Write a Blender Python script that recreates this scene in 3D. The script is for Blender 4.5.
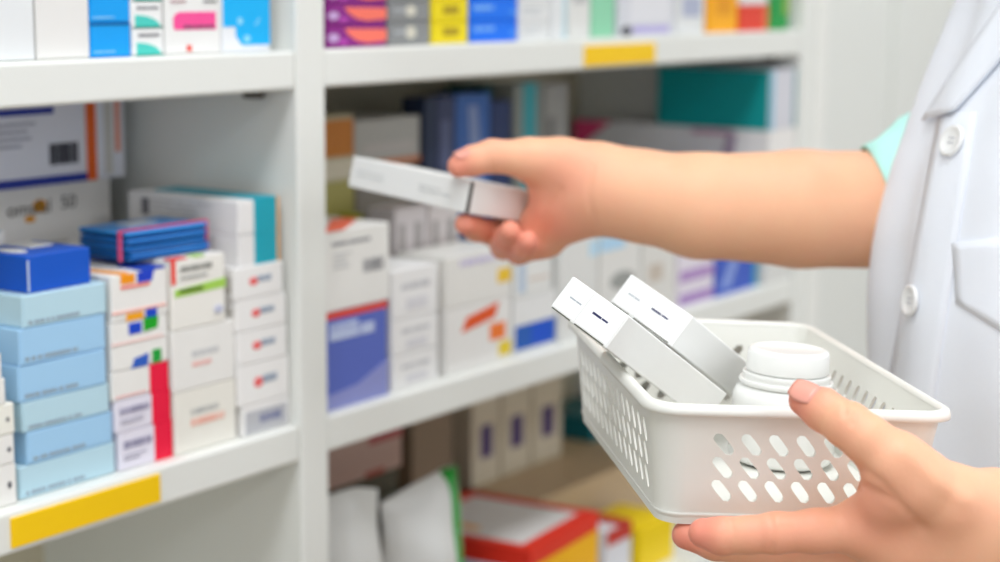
import bpy, bmesh, math, random
import numpy as np
from mathutils import Vector, Matrix
from mathutils.bvhtree import BVHTree

for o in list(bpy.data.objects): bpy.data.objects.remove(o)
SC = bpy.context.scene
COL = SC.collection
random.seed(7)

# ------------------------------------------------------------------ camera
FPX = 1783.78
YAW, PITCH, ROLL = .6052041, .16607995, .0068975
CAM = np.array([-1.0516, -.89125, 1.33983])
_F = np.array([math.cos(YAW)*math.cos(PITCH), math.sin(YAW)*math.cos(PITCH), -math.sin(PITCH)])
_R0 = np.array([math.sin(YAW), -math.cos(YAW), 0.])
_U0 = np.cross(_R0, _F)
_A = _R0*math.cos(ROLL) + _U0*math.sin(ROLL)
_B = -_R0*math.sin(ROLL) + _U0*math.cos(ROLL)
cam = bpy.data.cameras.new('camera'); camo = bpy.data.objects.new('camera', cam); COL.objects.link(camo)
cam.sensor_width = 36; cam.lens = FPX*36/1000
cam.clip_start = .02; cam.clip_end = 50
camo.matrix_world = Matrix(((_A[0], _B[0], -_F[0], CAM[0]), (_A[1], _B[1], -_F[1], CAM[1]), (_A[2], _B[2], -_F[2], CAM[2]), (0, 0, 0, 1)))
cam.dof.use_dof = True; cam.dof.focus_distance = .95; cam.dof.aperture_fstop = 4.9
SC.camera = camo

# ------------------------------------------------------------------ world, light, exposure
W = bpy.data.worlds.new('world'); SC.world = W; W.use_nodes = True
W.node_tree.nodes['Background'].inputs[0].default_value = (.93, .985, 1.06, 1)
W.node_tree.nodes['Background'].inputs[1].default_value = 1.35
SC.view_settings.view_transform = 'Standard'; SC.view_settings.look = 'None'
SC.view_settings.gamma = 1; SC.view_settings.use_curve_mapping = False
SC.view_settings.exposure = -.38
LAMP_W = 17.5

# ------------------------------------------------------------------ helpers
def P(px, py, d):                      # photo pixel at a distance -> world
    return Vector(CAM + _F*d + _A*((px-500)*d/FPX) + _B*((281-py)*d/FPX))
def CC(px, py, d):                     # same, in camera-aligned coordinates
    return np.array([(px-500)*d/FPX, (281-py)*d/FPX, d])
def c2w(v): return CAM + np.outer(v[:, 0], _A) + np.outer(v[:, 1], _B) + np.outer(v[:, 2], _F)
def ray(px, py, axis, c):              # photo pixel on the plane axis = c
    q = np.array(P(px, py, 1)) - CAM; t = (c-CAM[axis])/q[axis]
    return CAM + q*t
def lin(c):
    if isinstance(c, str): c = tuple(int(c[i:i+2], 16) for i in (0, 2, 4))
    return tuple((v/255/12.92 if v/255 <= .04045 else ((v/255+.055)/1.055)**2.4) for v in c)

_mats = {}
def mat(name, col, rough=.45, spec=.4, noise=.03, scale=40, bump=0, sss=0, emit=0, trans=0, bscale=None):
    key = (name, str(col), rough)
    if key in _mats: return _mats[key]
    m = bpy.data.materials.new(name); m.use_nodes = True
    nt = m.node_tree; b = nt.nodes['Principled BSDF']; c = lin(col)
    b.inputs['Roughness'].default_value = rough
    b.inputs['Specular IOR Level'].default_value = spec
    tc = nt.nodes.new('ShaderNodeTexCoord')
    nz = nt.nodes.new('ShaderNodeTexNoise'); nz.inputs['Scale'].default_value = scale; nz.inputs['Detail'].default_value = 3
    nt.links.new(tc.outputs['Object'], nz.inputs['Vector'])
    mx = nt.nodes.new('ShaderNodeMix'); mx.data_type = 'RGBA'
    mx.inputs[6].default_value = (*[v*(1-noise) for v in c], 1)
    mx.inputs[7].default_value = (*[min(1, v*(1+noise)) for v in c], 1)
    nt.links.new(nz.outputs['Fac'], mx.inputs[0]); nt.links.new(mx.outputs[2], b.inputs['Base Color'])
    if bump:
        n2 = nt.nodes.new('ShaderNodeTexNoise'); n2.inputs['Scale'].default_value = bscale or scale*6
        nt.links.new(tc.outputs['Object'], n2.inputs['Vector'])
        bp = nt.nodes.new('ShaderNodeBump'); bp.inputs['Strength'].default_value = bump; bp.inputs['Distance'].default_value = .002
        nt.links.new(n2.outputs['Fac'], bp.inputs['Height']); nt.links.new(bp.outputs['Normal'], b.inputs['Normal'])
    if sss:
        b.inputs['Subsurface Weight'].default_value = sss
        b.inputs['Subsurface Radius'].default_value = (1, .35, .2)
        b.inputs['Subsurface Scale'].default_value = .006
    if emit:
        b.inputs['Emission Color'].default_value = (*c, 1); b.inputs['Emission Strength'].default_value = emit
    _mats[key] = m
    return m
def paper(col): return mat('carton_print', col, .42, .35, .015, 60)

def obj(name, verts, faces, m, parent=None, smooth=False, label=None):
    me = bpy.data.meshes.new(name); me.from_pydata([tuple(v) for v in verts], [], faces); me.update()
    return link(name, me, m, parent, smooth, label)
def link(name, me, m, parent=None, smooth=False, label=None):
    o = bpy.data.objects.new(name, me); COL.objects.link(o)
    if m: me.materials.append(m)
    if smooth:
        for p in me.polygons: p.use_smooth = True
    if parent: o.parent = parent
    if label: o['label'] = label
    return o
def frombm(name, bm, m, parent=None, smooth=False, label=None):
    bmesh.ops.recalc_face_normals(bm, faces=bm.faces)
    me = bpy.data.meshes.new(name); bm.to_mesh(me); bm.free()
    return link(name, me, m, parent, smooth, label)
def thing(name, label, cat, loc=(0, 0, 0), rz=0, group=None, mtx=None):
    o = bpy.data.objects.new(name, None); COL.objects.link(o); o.empty_display_size = .02
    if mtx is not None: o.matrix_world = mtx
    else: o.location = loc; o.rotation_euler = (0, 0, rz)
    o['label'] = label; o['category'] = cat
    if group: o['group'] = group
    return o
def bevbox(x0, x1, y0, y1, z0, z1, bev=.001, seg=1):
    bm = bmesh.new(); bmesh.ops.create_cube(bm, size=1)
    for v in bm.verts: v.co = ((x0+x1)/2+v.co.x*(x1-x0), (y0+y1)/2+v.co.y*(y1-y0), (z0+z1)/2+v.co.z*(z1-z0))
    if bev: bmesh.ops.bevel(bm, geom=bm.edges[:], offset=bev, segments=seg, affect='EDGES', profile=.5)
    return bm
def box(name, x0, x1, y0, y1, z0, z1, m, parent=None, bev=.001, seg=1, label=None):
    return frombm(name, bevbox(x0, x1, y0, y1, z0, z1, bev, seg), m, parent, False, label)
def lathe(name, prof, m, parent=None, n=40, mtx=None, smooth=True):
    vs = []; fs = []
    for r, z in prof:
        for k in range(n):
            a = 2*math.pi*k/n; vs.append((r*math.cos(a), r*math.sin(a), z))
    for i in range(len(prof)-1):
        for k in range(n):
            fs.append((i*n+k, i*n+(k+1) % n, (i+1)*n+(k+1) % n, (i+1)*n+k))
    fs.append(tuple(range(n))[::-1]); fs.append(tuple((len(prof)-1)*n+k for k in range(n)))
    o = obj(name, vs, fs, m, parent, smooth)
    if smooth: o.data.set_sharp_from_angle(angle=math.radians(50))
    if mtx is not None: o.matrix_local = mtx
    return o

# ------------------------------------------------------------------ room
def struct(o): o['kind'] = 'structure'; return o
M_WALL = mat('painted_wall', 'EBEDE8', .6, .3, .012, 6, .05)
M_SHELF = mat('cream_laminate', 'E9EAE4', .38, .4, .012, 9)
M_BACK = mat('cream_hardboard', 'CFC6AC', .55, .3, .03, 14)
struct(box('floor', -4, 5, -4.2, .34, -.06, 0, mat('vinyl_floor', '84683E', .3, .4, .06, 5), bev=0))
struct(box('wall_back', -4, 5, .335, .43, 0, 2.75, M_WALL, bev=0))
struct(box('wall_right', 4.0, 4.1, -4.2, .335, 0, 2.75, M_WALL, bev=0))
struct(box('ceiling', -4, 5, -4.2, .43, 2.75, 2.83, mat('ceiling_paint', 'EFEFEA', .7, .2, .01, 5), bev=0))
struct(box('trim_1', float(ray(893, 60, 1, .33)[0]), 4.0, .326, .335, .09, 2.75, M_WALL, bev=.002))
struct(box('baseboard_back', -4, 5, .32, .335, 0, .09, M_SHELF, bev=.003))

def ceiling_light(x, y, w, d, power, label):
    t = thing('ceiling_light', label, 'light', (x, y, 2.75), 0, 'recessed ceiling panels')
    bm = bmesh.new()
    for a in ((-w/2-.03, w/2+.03, -d/2-.03, -d/2), (-w/2-.03, w/2+.03, d/2, d/2+.03), (-w/2-.03, -w/2, -d/2, d/2), (w/2, w/2+.03, -d/2, d/2)):
        b2 = bevbox(*a, -.02, 0, .002); me = bpy.data.meshes.new('tmp'); b2.to_mesh(me); b2.free(); bm.from_mesh(me); bpy.data.meshes.remove(me)
    frombm('frame', bm, mat('white_metal', 'E8E8E8', .4), t)
    box('diffuser', -w/2, w/2, -d/2, d/2, -.012, -.002, mat('lit_diffuser', 'FFFBF2', .5, emit=1.5), t, bev=0)
    L = bpy.data.lights.new('panel_lamp', 'AREA'); L.shape = 'RECTANGLE'; L.size = w; L.size_y = d; L.energy = power
    L.color = (.95, 1, 1.08)
    lo = bpy.data.objects.new('panel_lamp', L); COL.objects.link(lo); lo.parent = t; lo.location = (0, 0, -.03)
for i, (x, y) in enumerate(((-1.6, -.62), (-.35, -.62), (1.7, -.62), (-1.5, -2.6), (.1, -2.6), (1.7, -2.6))):  # panels are unseen; shelf row shifted over the aisle to brighten the coat
    ceiling_light(x, y, 1.1, .5, LAMP_W, 'white recessed ceiling panel, ' + ['end of the row, by the open side', 'middle of the row', 'end of the row, by the side wall'][i % 3] + (', along the shelves' if y > -2 else ', away from the shelves'))

# ------------------------------------------------------------------ shelving unit
DW = .033; BAY = .8429; T = .029; H = .288; DEP = .31
SH0, SH1, SHM = 1.0, 1.0+H, 1.0-H
XL = -DW-BAY                                          # the next upright, out of frame
unit = thing('shelving_unit', 'cream laminate pharmacy shelving unit with two bays of stocked shelves', 'shelf', (0, 0, 0))
def upright(x0, x1, m=M_SHELF): return box('upright_panel', x0, x1, 0, DEP, 0, 2.15, m, unit, .0015)
upright(-DW, 0); upright(XL-DW, XL)
upright(BAY, BAY+.036); box('end_panel', BAY+.0365, BAY+.062, -.004, DEP+.02, 0, 2.15, mat('white_laminate', 'EEEEE8', .4), unit, .0015)
for x0, x1 in ((XL, -DW), (0, BAY)):
    for k in range(-3, 4):
        z = 1.0+H*k
        s = box('shelf_board', x0+.0004, x1-.0004, .0012, DEP-.01, z-T, z, M_SHELF, unit, .0025, 2)
        for xx in ((x0+.009, x1-.009)):
            for yy in (.036, .25):
                lathe('shelf_pin', [(.004, 0), (.0085, .001), (.0085, .005), (.006, .008)], mat('steel_pin', '4E4A44', .3), s, 12, Matrix.Translation((xx, yy, z-T-.008)))
    box('back_panel', x0, x1, DEP-.008, DEP, .12, 2.1, M_BACK, unit, 0)
    box('plinth', x0, x1, .02, .035, 0, .12-.0, M_SHELF, unit, .001)
box('top_panel', XL-DW, BAY+.036, 0, DEP, 2.15, 2.175, M_SHELF, unit, .0015)
M_YEL = mat('yellow_label_tape', 'FFCE00', .4, .35, .02, 30)
def shelf_label(pxl, pxr, pyt, pyb, z0, z1):
    a = ray(pxl, pyt, 1, 0); b = ray(pxr, pyb, 1, 0)
    box('label_strip', a[0], b[0], -.0008, .0016, z0, z1, M_YEL, unit, .0003, 1, 'blank yellow shelf label strip')
shelf_label(11, 160, 517, 484, SH0-.0245, SH0-.0045)
shelf_label(585, 655, 52, 52, SH1-.0255, SH1-.0065)

# ------------------------------------------------------------------ cartons
def face_frame(face, w, d, h):
    return {'front': ((-w/2, -d/2, 0), (w, 0, 0), (0, 0, h), (0, -1, 0)),
            'left': ((-w/2, d/2, 0), (0, -d, 0), (0, 0, h), (-1, 0, 0)),
            'right': ((w/2, -d/2, 0), (0, d, 0), (0, 0, h), (1, 0, 0)),
            'top': ((-w/2, -d/2, h), (w, 0, 0), (0, d, 0), (0, 0, 1))}[face]
def decal(name, parent, frame, polys, col, lift=.00035):
    O, U, V, N = [np.array(q, float) for q in frame]; vs = []; fs = []
    for poly in polys:
        n = len(poly); b = len(vs)
        for u, v in poly: vs.append(O+U*u+V*v-N*.0001)
        for u, v in poly: vs.append(O+U*u+V*v+N*lift)
        fs.append(tuple(b+n+k for k in range(n)))
        for k in range(n): fs.append((b+k, b+(k+1) % n, b+n+(k+1) % n, b+n+k))
    bm = bmesh.new(); me = bpy.data.meshes.new(name); me.from_pydata([tuple(v) for v in vs], [], fs); bm.from_mesh(me); bpy.data.meshes.remove(me)
    return frombm(name, bm, paper(col), parent)
def R(u0, v0, u1, v1): return [(u0, v0), (u1, v0), (u1, v1), (u0, v1)]
def ELL(u, v, a, b, n=20): return [(u+a*math.cos(2*math.pi*k/n), v+b*math.sin(2*math.pi*k/n)) for k in range(n)]
def LINES(u0, v0, u1, v1, n=1, seed=0, gap=.5):        # small print: rows of tiny blocks
    rr = random.Random(seed); out = []; dv = (v1-v0)/n
    for i in range(n):
        u = u0; top = v1-i*dv; bot = top-dv*gap
        end = u1-(u1-u0)*(.35*rr.random() if i else 0)
        while u < end:
            l = (u1-u0)*(.04+.05*rr.random()); uu = min(u+l, end)
            out.append(R(u, bot, uu, top)); u = uu+(u1-u0)*(.012 if rr.random() < .7 else .04)
    return out
def BARS(u0, v0, u1, v1, seed=0):
    rr = random.Random(seed); out = []; u = u0
    while u < u1:
        l = (u1-u0)*(.02+.05*rr.random()); out.append(R(u, v0, min(u+l, u1), v1)); u += l+(u1-u0)*(.02+.04*rr.random())
    return out
def carton(label, x0, x1, yf, dep, z0, z1, col='EDEBE6', decals=(), rz=0, group=None, flap=True, name='medicine_carton', fcol=None):
    w, h = x1-x0, z1-z0
    t = thing(name, label, 'box', ((x0+x1)/2, yf+dep/2, z0), rz, group)
    frombm('carton_body', bevbox(-w/2, w/2, -dep/2, dep/2, 0, h, min(.0008, h*.05)), paper(col), t)
    if flap:
        e = .0012
        decal('end_flap', t, face_frame('front', w, dep, h), [R(e/w, e/h, 1-e/w, 1-.4*e/h)], fcol or col, .0003)
    for i, (dn, f, polys, c) in enumerate(decals):
        decal(dn, t, face_frame(f, w, dep, h), polys, c, .00055+.00012*i)
    return t
def cpx(label, xl, xr, ytop, yf, dep, z0, **k):        # front face from photo pixels on the plane y = yf
    xm = (xl+xr)/2; ym = k.pop('ym', ytop+20)
    a = ray(xl, ym, 1, yf); b = ray(xr, ym, 1, yf); z1 = min(ray(xm, ytop, 1, yf)[2], k.pop('zmax', 9)); dep = min(dep, DEP-.0125-yf)
    t = carton(label, a[0], b[0], yf, dep, z0, z1, **k); return z1
ORD = ['first', 'second', 'third', 'fourth', 'fifth', 'sixth', 'seventh']
def place_word(i, n):                                   # i from the bottom
    if n == 1: return ''
    if i == 0: return ', bottom of its stack'
    if i == n-1: return ', top of its stack'
    return f', {ORD[i]} from the bottom of its stack'
def stack(xl, xr, ys, yf, dep, z0, specs, group=None, nn=None, i0=0):
    z = z0; xm = (xl+xr)/2; n = nn or len(specs)
    for i, s in enumerate(specs):
        s = dict(s); dx = s.pop('dx', (0, 0)); dy = s.pop('dy', 0); desc = s.pop('label')
        a = ray(xl+dx[0], ys[i+1]+15, 1, yf); b = ray(xr+dx[1], ys[i+1]+15, 1, yf)
        z1 = ray(xm, ys[i+1], 1, yf)[2]
        carton(desc+place_word(i+i0, n), a[0], b[0], yf+dy, s.pop('dep', dep), z+.0002, z1, group=group, **s)
        z = z1
    return z

WHT = 'EFEDE8'; GTX = '8A8A8C'
# --- left bay, middle shelf -------------------------------------------------
def lb(col, seed): return [('lettering', 'front', LINES(.06, .08, .66, .22, 1, seed, .8), '93A5B2')]
AQ, LBL = 'BCDCE8', 'A5D0F0'
ztop = stack(22, 110.5, [486, 455, 423, 393, 357, 321, 289], .015, .13, SH0, [
    dict(label='pale aqua carton in the light blue stack', col=AQ, decals=lb(0, 1), dx=(-3, 5)),
    dict(label='light blue carton in the light blue stack', col=LBL, decals=lb(0, 2), dx=(4, 2), rz=.008),
    dict(label='pale aqua carton in the light blue stack', col=AQ, decals=lb(0, 3), dx=(0, -1)),
    dict(label='light blue carton in the light blue stack', col=LBL, decals=lb(0, 4), dx=(-3, -4), rz=-.008),
    dict(label='light blue carton in the light blue stack', col=LBL, decals=lb(0, 5), dx=(-4, -5), rz=.006),
    dict(label='pale aqua carton under the royal blue carton', col=AQ, decals=lb(0, 6), dx=(0, -4)),
], 'light blue carton stack', 7)
cpx('small royal blue carton with white patches on its lid, on the light blue stack', 26, 91, 252, .02, .055, ztop+.0002, col='0A56C4', rz=.02,
    decals=[('white_patch', 'top', [ELL(.22, .5, .12, .22)], 'F4F4F2'), ('white_patch', 'top', [R(.5, .5, .86, .93)], 'F4F4F2'),
            ('worn_edge', 'front', [R(.0, .05, .018, .9)], 'C9D6EA')])
carton('long white carton lying behind the royal blue carton', -.30, -.240, .09, .19, ztop+.0004, ztop+.031, WHT, [('printed_line', 'top', [R(.9, .0, .95, 1)], '9FB6CC')], .03)
# far left white stack
stack(-62, 15, [504, 473, 443, 411, 384, 358], .012, .12, SH0, [
    dict(label='white carton beside the light blue cartons', col=WHT, dx=(0, 2), decals=[('printed_dot', 'front', [ELL(.9, .5, .025, .09)], '5A5A60')]),
    dict(label='white carton beside the light blue cartons', col=WHT, decals=[('printed_dot', 'front', [ELL(.92, .5, .025, .09)], '6A6A70')]),
    dict(label='white carton beside the light blue cartons', col='F1EFE4', decals=[('printed_dot', 'front', [ELL(.9, .5, .02, .08)], '5A5A60')]),
    dict(label='white carton beside the light blue cartons', col=WHT, dx=(0, -9)),
    dict(label='white carton beside the light blue cartons', col=WHT, dx=(0, -13)),
], 'white cartons at the shelf end')
# stack 2: white with coloured tabs, then red striped
def redband(seed): return [('red_band', 'front', [R(.66, .0, 1.0, 1)], 'F0103F'), ('red_band', 'top', [R(.66, 0, 1, .5)], 'F0103F'), ('lettering', 'front', LINES(.08, .5, .6, .75, 1, seed, .8), 'A09CB4'), ('lettering', 'front', LINES(.08, .2, .5, .4, 2, seed+1, .5), 'B9B6C4')]
z2 = stack(111, 168, [460, 428, 396, 367, 319, 272], .014, .145, SH0, [
    dict(label='white carton with crimson band in the tabbed stack', col='E9E5F0', decals=redband(3), dx=(8, 4)),
    dict(label='white carton with crimson band in the tabbed stack', col='E9E5F0', decals=redband(5), dx=(4, 2)),
    dict(label='cream carton with crimson corner in the tabbed stack', col=WHT, decals=[('red_band', 'front', [R(.66, 0, 1, 1)], 'F0103F'), ('printed_line', 'front', [R(.05, .1, .6, .14)], 'F0A0A0')], dx=(1, 0)),
    dict(label='white carton with blue and green tabs', col=WHT, decals=[('blue_tab', 'front', [[(.33, .0), (.62, .0), (.64, .26), (.38, .2)]], '2E5FC0'), ('green_tab', 'front', [R(.70, .02, .86, .3)], '14A03A'),
        ('blue_tab', 'front', [R(.30, .72, .52, .95)], '1446C8'), ('green_tab', 'front', [[(.56, .72), (.80, .76), (.82, 1), (.56, 1)]], '12A51E'), ('printed_line', 'front', [R(0, .56, .9, .575)], 'F0B0A8')]),
    dict(label='white carton with orange and blue tabs', col=WHT, decals=[('orange_tab', 'front', [R(.24, .0, .54, .16)], 'F7A81C'), ('blue_tab', 'front', [R(.58, .0, .78, .18)], '1446C8'),
        ('orange_tab', 'front', [R(.16, .80, .40, 1)], 'F79A10'), ('blue_tab', 'front', [[(.45, .78), (.70, .78), (.74, 1), (.45, 1)]], '1A3FC4'), ('red_line', 'front', [R(.16, .70, .66, .76)], 'F58070'), ('red_line', 'front', [R(.0, .2, .95, .225)], 'F5A090'),
        ('blue_band', 'top', [[(.80, .03), (.95, .03), (.95, 1), (.86, 1)]], '2348B8'), ('blue_band', 'top', [[(.55, .0), (.95, .0), (.95, .12), (.62, .2)]], '2348B8'), ('orange_line', 'top', [[(.16, 0), (.3, 0), (.12, .35), (.08, .35)]], 'F9B060')]),
], 'cartons with coloured tabs')
# stack 3
z3 = stack(173, 230, [442, 387, 326, 256], .012, .13, SH0, [
    dict(label='cream carton with small red print', col='EFECE2', dx=(1.5, 6), rz=0, decals=[('lettering', 'front', LINES(.25, .55, .7, .68, 1, 8, .7), 'BDBDBA'), ('lettering', 'front', LINES(.25, .38, .8, .52, 1, 9, .8), 'F2BBAA')]),
    dict(label='plain white carton with faint print', col=WHT, dx=(-1, 5), decals=[('lettering', 'front', LINES(.3, .48, .72, .62, 1, 10, .7), 'CFCFCF'), ('lettering', 'front', LINES(.3, .33, .6, .44, 1, 11, .7), 'F0C0B8')]),
    dict(label='white carton with lime stripe and red corner', col='F1EEE6', dx=(-2, -5), decals=[('lime_stripe', 'front', [[(.05, .47), (1, .50), (1, .64), (.05, .58)]], 'A9D65A'), ('red_corner', 'front', [R(.0, .66, .07, 1)], 'F03C28'), ('red_corner', 'top', [R(.0, .0, .3, .06)], 'F03C28'), ('lime_edge', 'top', [R(.42, .0, .62, .06)], 'A9D65A'),
        ('lettering', 'front', LINES(.16, .80, .76, .9, 1, 12, .8), 'A2A29C'), ('lettering', 'front', LINES(.16, .70, .66, .76, 1, 13, .7), 'B5B5B0'), ('lettering', 'front', LINES(.14, .52, .56, .58, 1, 14, .8), '55702A'), ('logo_mark', 'front', [ELL(.85, .2, .08, .06)], 'C5C8DC')]),
], 'cartons in the middle stack')
# stack 4
def s4(seed): return [('red_mark', 'front', [ELL(.38, .52, .09, .13)], 'F07070'), ('lettering', 'front', LINES(.46, .45, .74, .66, 1, seed, .9), 'A2AEBE'), ('shade_patch', 'left', [R(.9, .25, .98, .75)], 'CAC6BF')]  # left-face patch paints the shadowed gap between stacks into the colour
z4 = stack(238.5, 287, [428, 402, 361, 328, 296, 264], .010, .13, SH0, [
    dict(label='white carton with grey panel beside the upright', col='F3F1EE', dx=(4, 3), decals=[('grey_panel', 'front', [R(.05, .05, .93, .8)], 'BFC0C4'), ('lettering', 'front', LINES(.35, .25, .8, .62, 1, 20, .8), '8388A8')]),
    dict(label='white carton with red mark by the upright', col='F3F1EE', dx=(0, 2), decals=s4(21)),
    dict(label='white carton with red mark by the upright', col='F3F1EE', dx=(-1, 0), decals=s4(22)),
    dict(label='white carton with red mark by the upright', col='F3F1EE', dx=(-2, -1), decals=s4(23)),
    dict(label='white carton with red mark by the upright', col='F3F1EE', dx=(-4, -4), decals=s4(24)),
], 'white cartons beside the upright', 7)
tealdec = [('teal_band', 'front', [R(.38, 0, .93, 1)], '14A5B8'), ('orange_edge', 'front', [R(.93, 0, .985, 1)], 'F2A63C'), ('teal_band', 'top', [R(.38, 0, .93, .9)], '14A5B8'), ('lettering', 'left', LINES(.12, .25, .8, .85, 4, 30, .35), 'D2D0CE'), ('dark_mark', 'left', [R(.14, .35, .2, .85)], '77757A')]
zz = z4
for i, (yt, lab) in enumerate(((233, 'long white carton with turquoise end, lower of the pair by the upright'), (199, 'long white carton with turquoise end, upper of the pair by the upright'))):
    zz = cpx(lab, 238, 279, yt, .012, .115, zz+.0002, ym=225, col='EEECEA', decals=tealdec, group='turquoise ended cartons')
# deep cartons at the back
YB_ = .165
XA = ray(-45, 150, 1, YB_)[0]; XB = ray(125, 150, 1, YB_)[0]; XC = ray(111, 200, 1, YB_+.003)[0]; zb = ray(60, 184, 1, YB_)[2]
c1 = carton('white carton with large printed name, under the orange striped carton', XA, XC, YB_+.003, .125, SH0+.0003, zb, 'E4E1DC', flap=False)
def text_on(parent, s, frame, u, v, hgt, col, name='lettering', squash=1.0):
    cu = bpy.data.curves.new(name, 'FONT'); cu.body = s; cu.size = 1; cu.extrude = .02
    o = bpy.data.objects.new(name, cu); COL.objects.link(o)
    dg = bpy.context.evaluated_depsgraph_get(); me = bpy.data.meshes.new_from_object(o.evaluated_get(dg))
    bpy.data.objects.remove(o); bpy.data.curves.remove(cu)
    O, U, V, N = [np.array(q, float) for q in frame]; un_ = U/np.linalg.norm(U); vn = V/np.linalg.norm(V)
    o0 = O+U*u+V*v
    for q in me.vertices:
        q.co = Vector(o0 + un_*q.co.x*hgt*squash + vn*q.co.y*hgt + N*(.0004+q.co.z*.005))
    me.update()
    return link(name, me, paper(col), parent)
fr = face_frame('front', XC-XA, .125, zb-SH0)
text_on(c1, 'omafal', fr, .31, .885, .0145, '3A3226', squash=1.12); text_on(c1, '50', fr, .655, .892, .0145, '4A4844', squash=1.1)
decal('orange_mark', c1, fr, [ELL(.52, .915, .045, .028), ELL(.455, .865, .035, .015)], 'D8952C', .0003)
decal('grey_panel', c1, fr, [R(.1, .62, .7, .76)], 'B7B4AE')
carton('white carton with orange stripe, navy bands and a barcode at the shelf back', XA, XB, YB_, .125, zb+.0003, zb+.068, 'E3E3EA', [
    ('navy_band', 'front', [R(0, .0, .755, .10)], '2A3A98'), ('navy_band', 'front', [R(0, .80, .56, .88)], '2A3A98'), ('orange_stripe', 'front', [R(.755, 0, .815, 1)], 'E8641E'),
    ('orange_bar', 'front', [R(.94, .3, .965, .95)], 'E58A62'), ('grey_panel', 'front', [R(.87, .05, .915, .95)], 'C9C6BE'), ('barcode', 'front', BARS(.53, .22, .70, .46, 3), '4A4A52'), ('lettering', 'front', LINES(.2, .4, .45, .72, 4, 31, .4), 'B5B6C0')], flap=False)
# banded bundle of blue leaflets resting on stacks 2 and 3
ZB = max(z2, z3)+.0006
fl = ray(130, 262, 2, ZB); frr = ray(208, 250, 2, ZB)
bx = Vector((frr[0]-fl[0], frr[1]-fl[1], 0)); blen = bx.length; ang = math.atan2(bx.y, bx.x)
print('bundle', fl, frr, blen, ang)
bt = thing('leaflet_bundle', 'bundle of bright blue leaflets held by a pink rubber band', 'leaflets', (fl[0], fl[1], ZB), ang)
M_BL = mat('blue_leaflet', '1D78C8', .35, .4, .04, 30); M_BL2 = mat('blue_leaflet_dark', '155A9E', .35, .4, .04, 30); BD = .052
for i in range(7):
    z = i*.0026; e = random.uniform(-.0025, .0025); f = random.uniform(-.002, .002)
    box('leaflet', e, blen+e, f, BD+f, z, z+.0023, M_BL if i % 2 else M_BL2, bt, .0006)
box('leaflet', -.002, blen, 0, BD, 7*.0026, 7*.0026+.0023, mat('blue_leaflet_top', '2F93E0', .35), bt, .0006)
zt = 8*.0026
box('white_emblem', blen*.30, blen*.66, BD*.5, BD*.8, zt-.0003, zt+.0004, paper('DDE3E8'), bt, 0)
bm = bmesh.new()
for q in ((-.0046, -.0032, .004, .0075, 0, zt+.0005), (-.0046, blen+.0046, .004, .0075, zt, zt+.0012), (blen+.0032, blen+.0046, .004, .0075, 0, zt+.0005)):
    b2 = bevbox(*q, .0003); me = bpy.data.meshes.new('tmp'); b2.to_mesh(me); b2.free(); bm.from_mesh(me); bpy.data.meshes.remove(me)
frombm('rubber_band', bm, mat('pink_rubber', 'E0527E', .5), bt)

# --- left bay, top shelf ----------------------------------------------------
YF = .012
def top(label, xl, xr, ytop, **k):
    z0 = k.pop('z0', SH1)
    return cpx(label, xl, xr, ytop, k.pop('yf', YF), k.pop('dep', .13), z0+.0002, ym=30, **k)
top('tall off-white carton, first beyond the light blue stack on the shelf above', -34, 34.5, -95, col='E6E8E8', dep=.16)
top('tall off-white carton against the cyan blue cartons', 36.5, 89.5, -92, col='E8E6E2', dep=.16)
def cy(seed): return [('lettering', 'front', LINES(.05, .1, .6, .2, 1, seed, .7), '7CC4F2'), ('dark_edge', 'front', [R(0, .93, 1, .99)], '0A6AA8')]
z = top('cyan blue carton, lower of two beside the teal arc cartons', 90.5, 130.5, 23, col='05A0F0', decals=cy(40), group='cyan blue cartons')
z = top('cyan blue carton, upper of two beside the teal arc cartons', 90.5, 130.5, -10, z0=z, col='05A0F0', decals=cy(41), group='cyan blue cartons')
def arc(): return [(.12, .02)] + [(.12+.78*math.sin(t), .02+.46*math.cos(t)) for t in np.linspace(0, math.pi/2, 10)]
def ar(seed): return [('teal_arc', 'front', [arc()], '4CCDC0'), ('lettering', 'front', LINES(.18, .66, .85, .8, 1, seed, .8), '8C8A8E'), ('teal_edge', 'front', [R(.1, .0, 1, .05)], '138A78')]
z = top('white carton with teal arc, lower of two', 132, 163.5, 28, col='F1F1EF', decals=ar(42), group='teal arc cartons')
z = top('white carton with teal arc, upper of two', 131, 163, 1, z0=z, col='F1F1EF', decals=ar(43), group='teal arc cartons')
z = top('white carton with teal arc resting on the pair', 131, 163, -26, z0=z, col='F1F1EF', decals=ar(44), group='teal arc cartons')
rp = [(.16, .27), (.9, .27), (.9, .47), (.24, .47), (.17, .44), (.14, .40), (.14, .32)]
top('white carton with hot pink label', 165, 221, -36, col='EEEDEA', decals=[('pink_label', 'front', [rp], 'F8529A'), ('dark_lettering', 'front', LINES(.32, .28, .86, .32, 1, 45, .9), '6A4A62'), ('red_mark', 'front', [R(.37, .03, .45, .10)], 'E8483A'), ('lettering', 'front', LINES(.1, .57, .36, .60, 1, 46, .9), 'C09AA0'), ('lettering', 'front', LINES(.68, .57, .92, .60, 1, 47, .9), '88888A')])
top('white carton with big cyan corner panel', 222, 270, -42, col='EDEFF2', decals=[('cyan_panel', 'front', [[(.02, .27), (.27, .27), (.27, .17), (.40, .07), (.99, .07), (.99, 1), (.02, 1)]], '08B4F6'), ('pale_dots', 'front', [ELL(.36, .33, .06, .04), ELL(.5, .14, .07, .04)], '8FDCFB'), ('pale_dots', 'front', [[(.66, .28), (.70, .28), (.78, .36), (.75, .36)]], '8FDCFB')])

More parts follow.
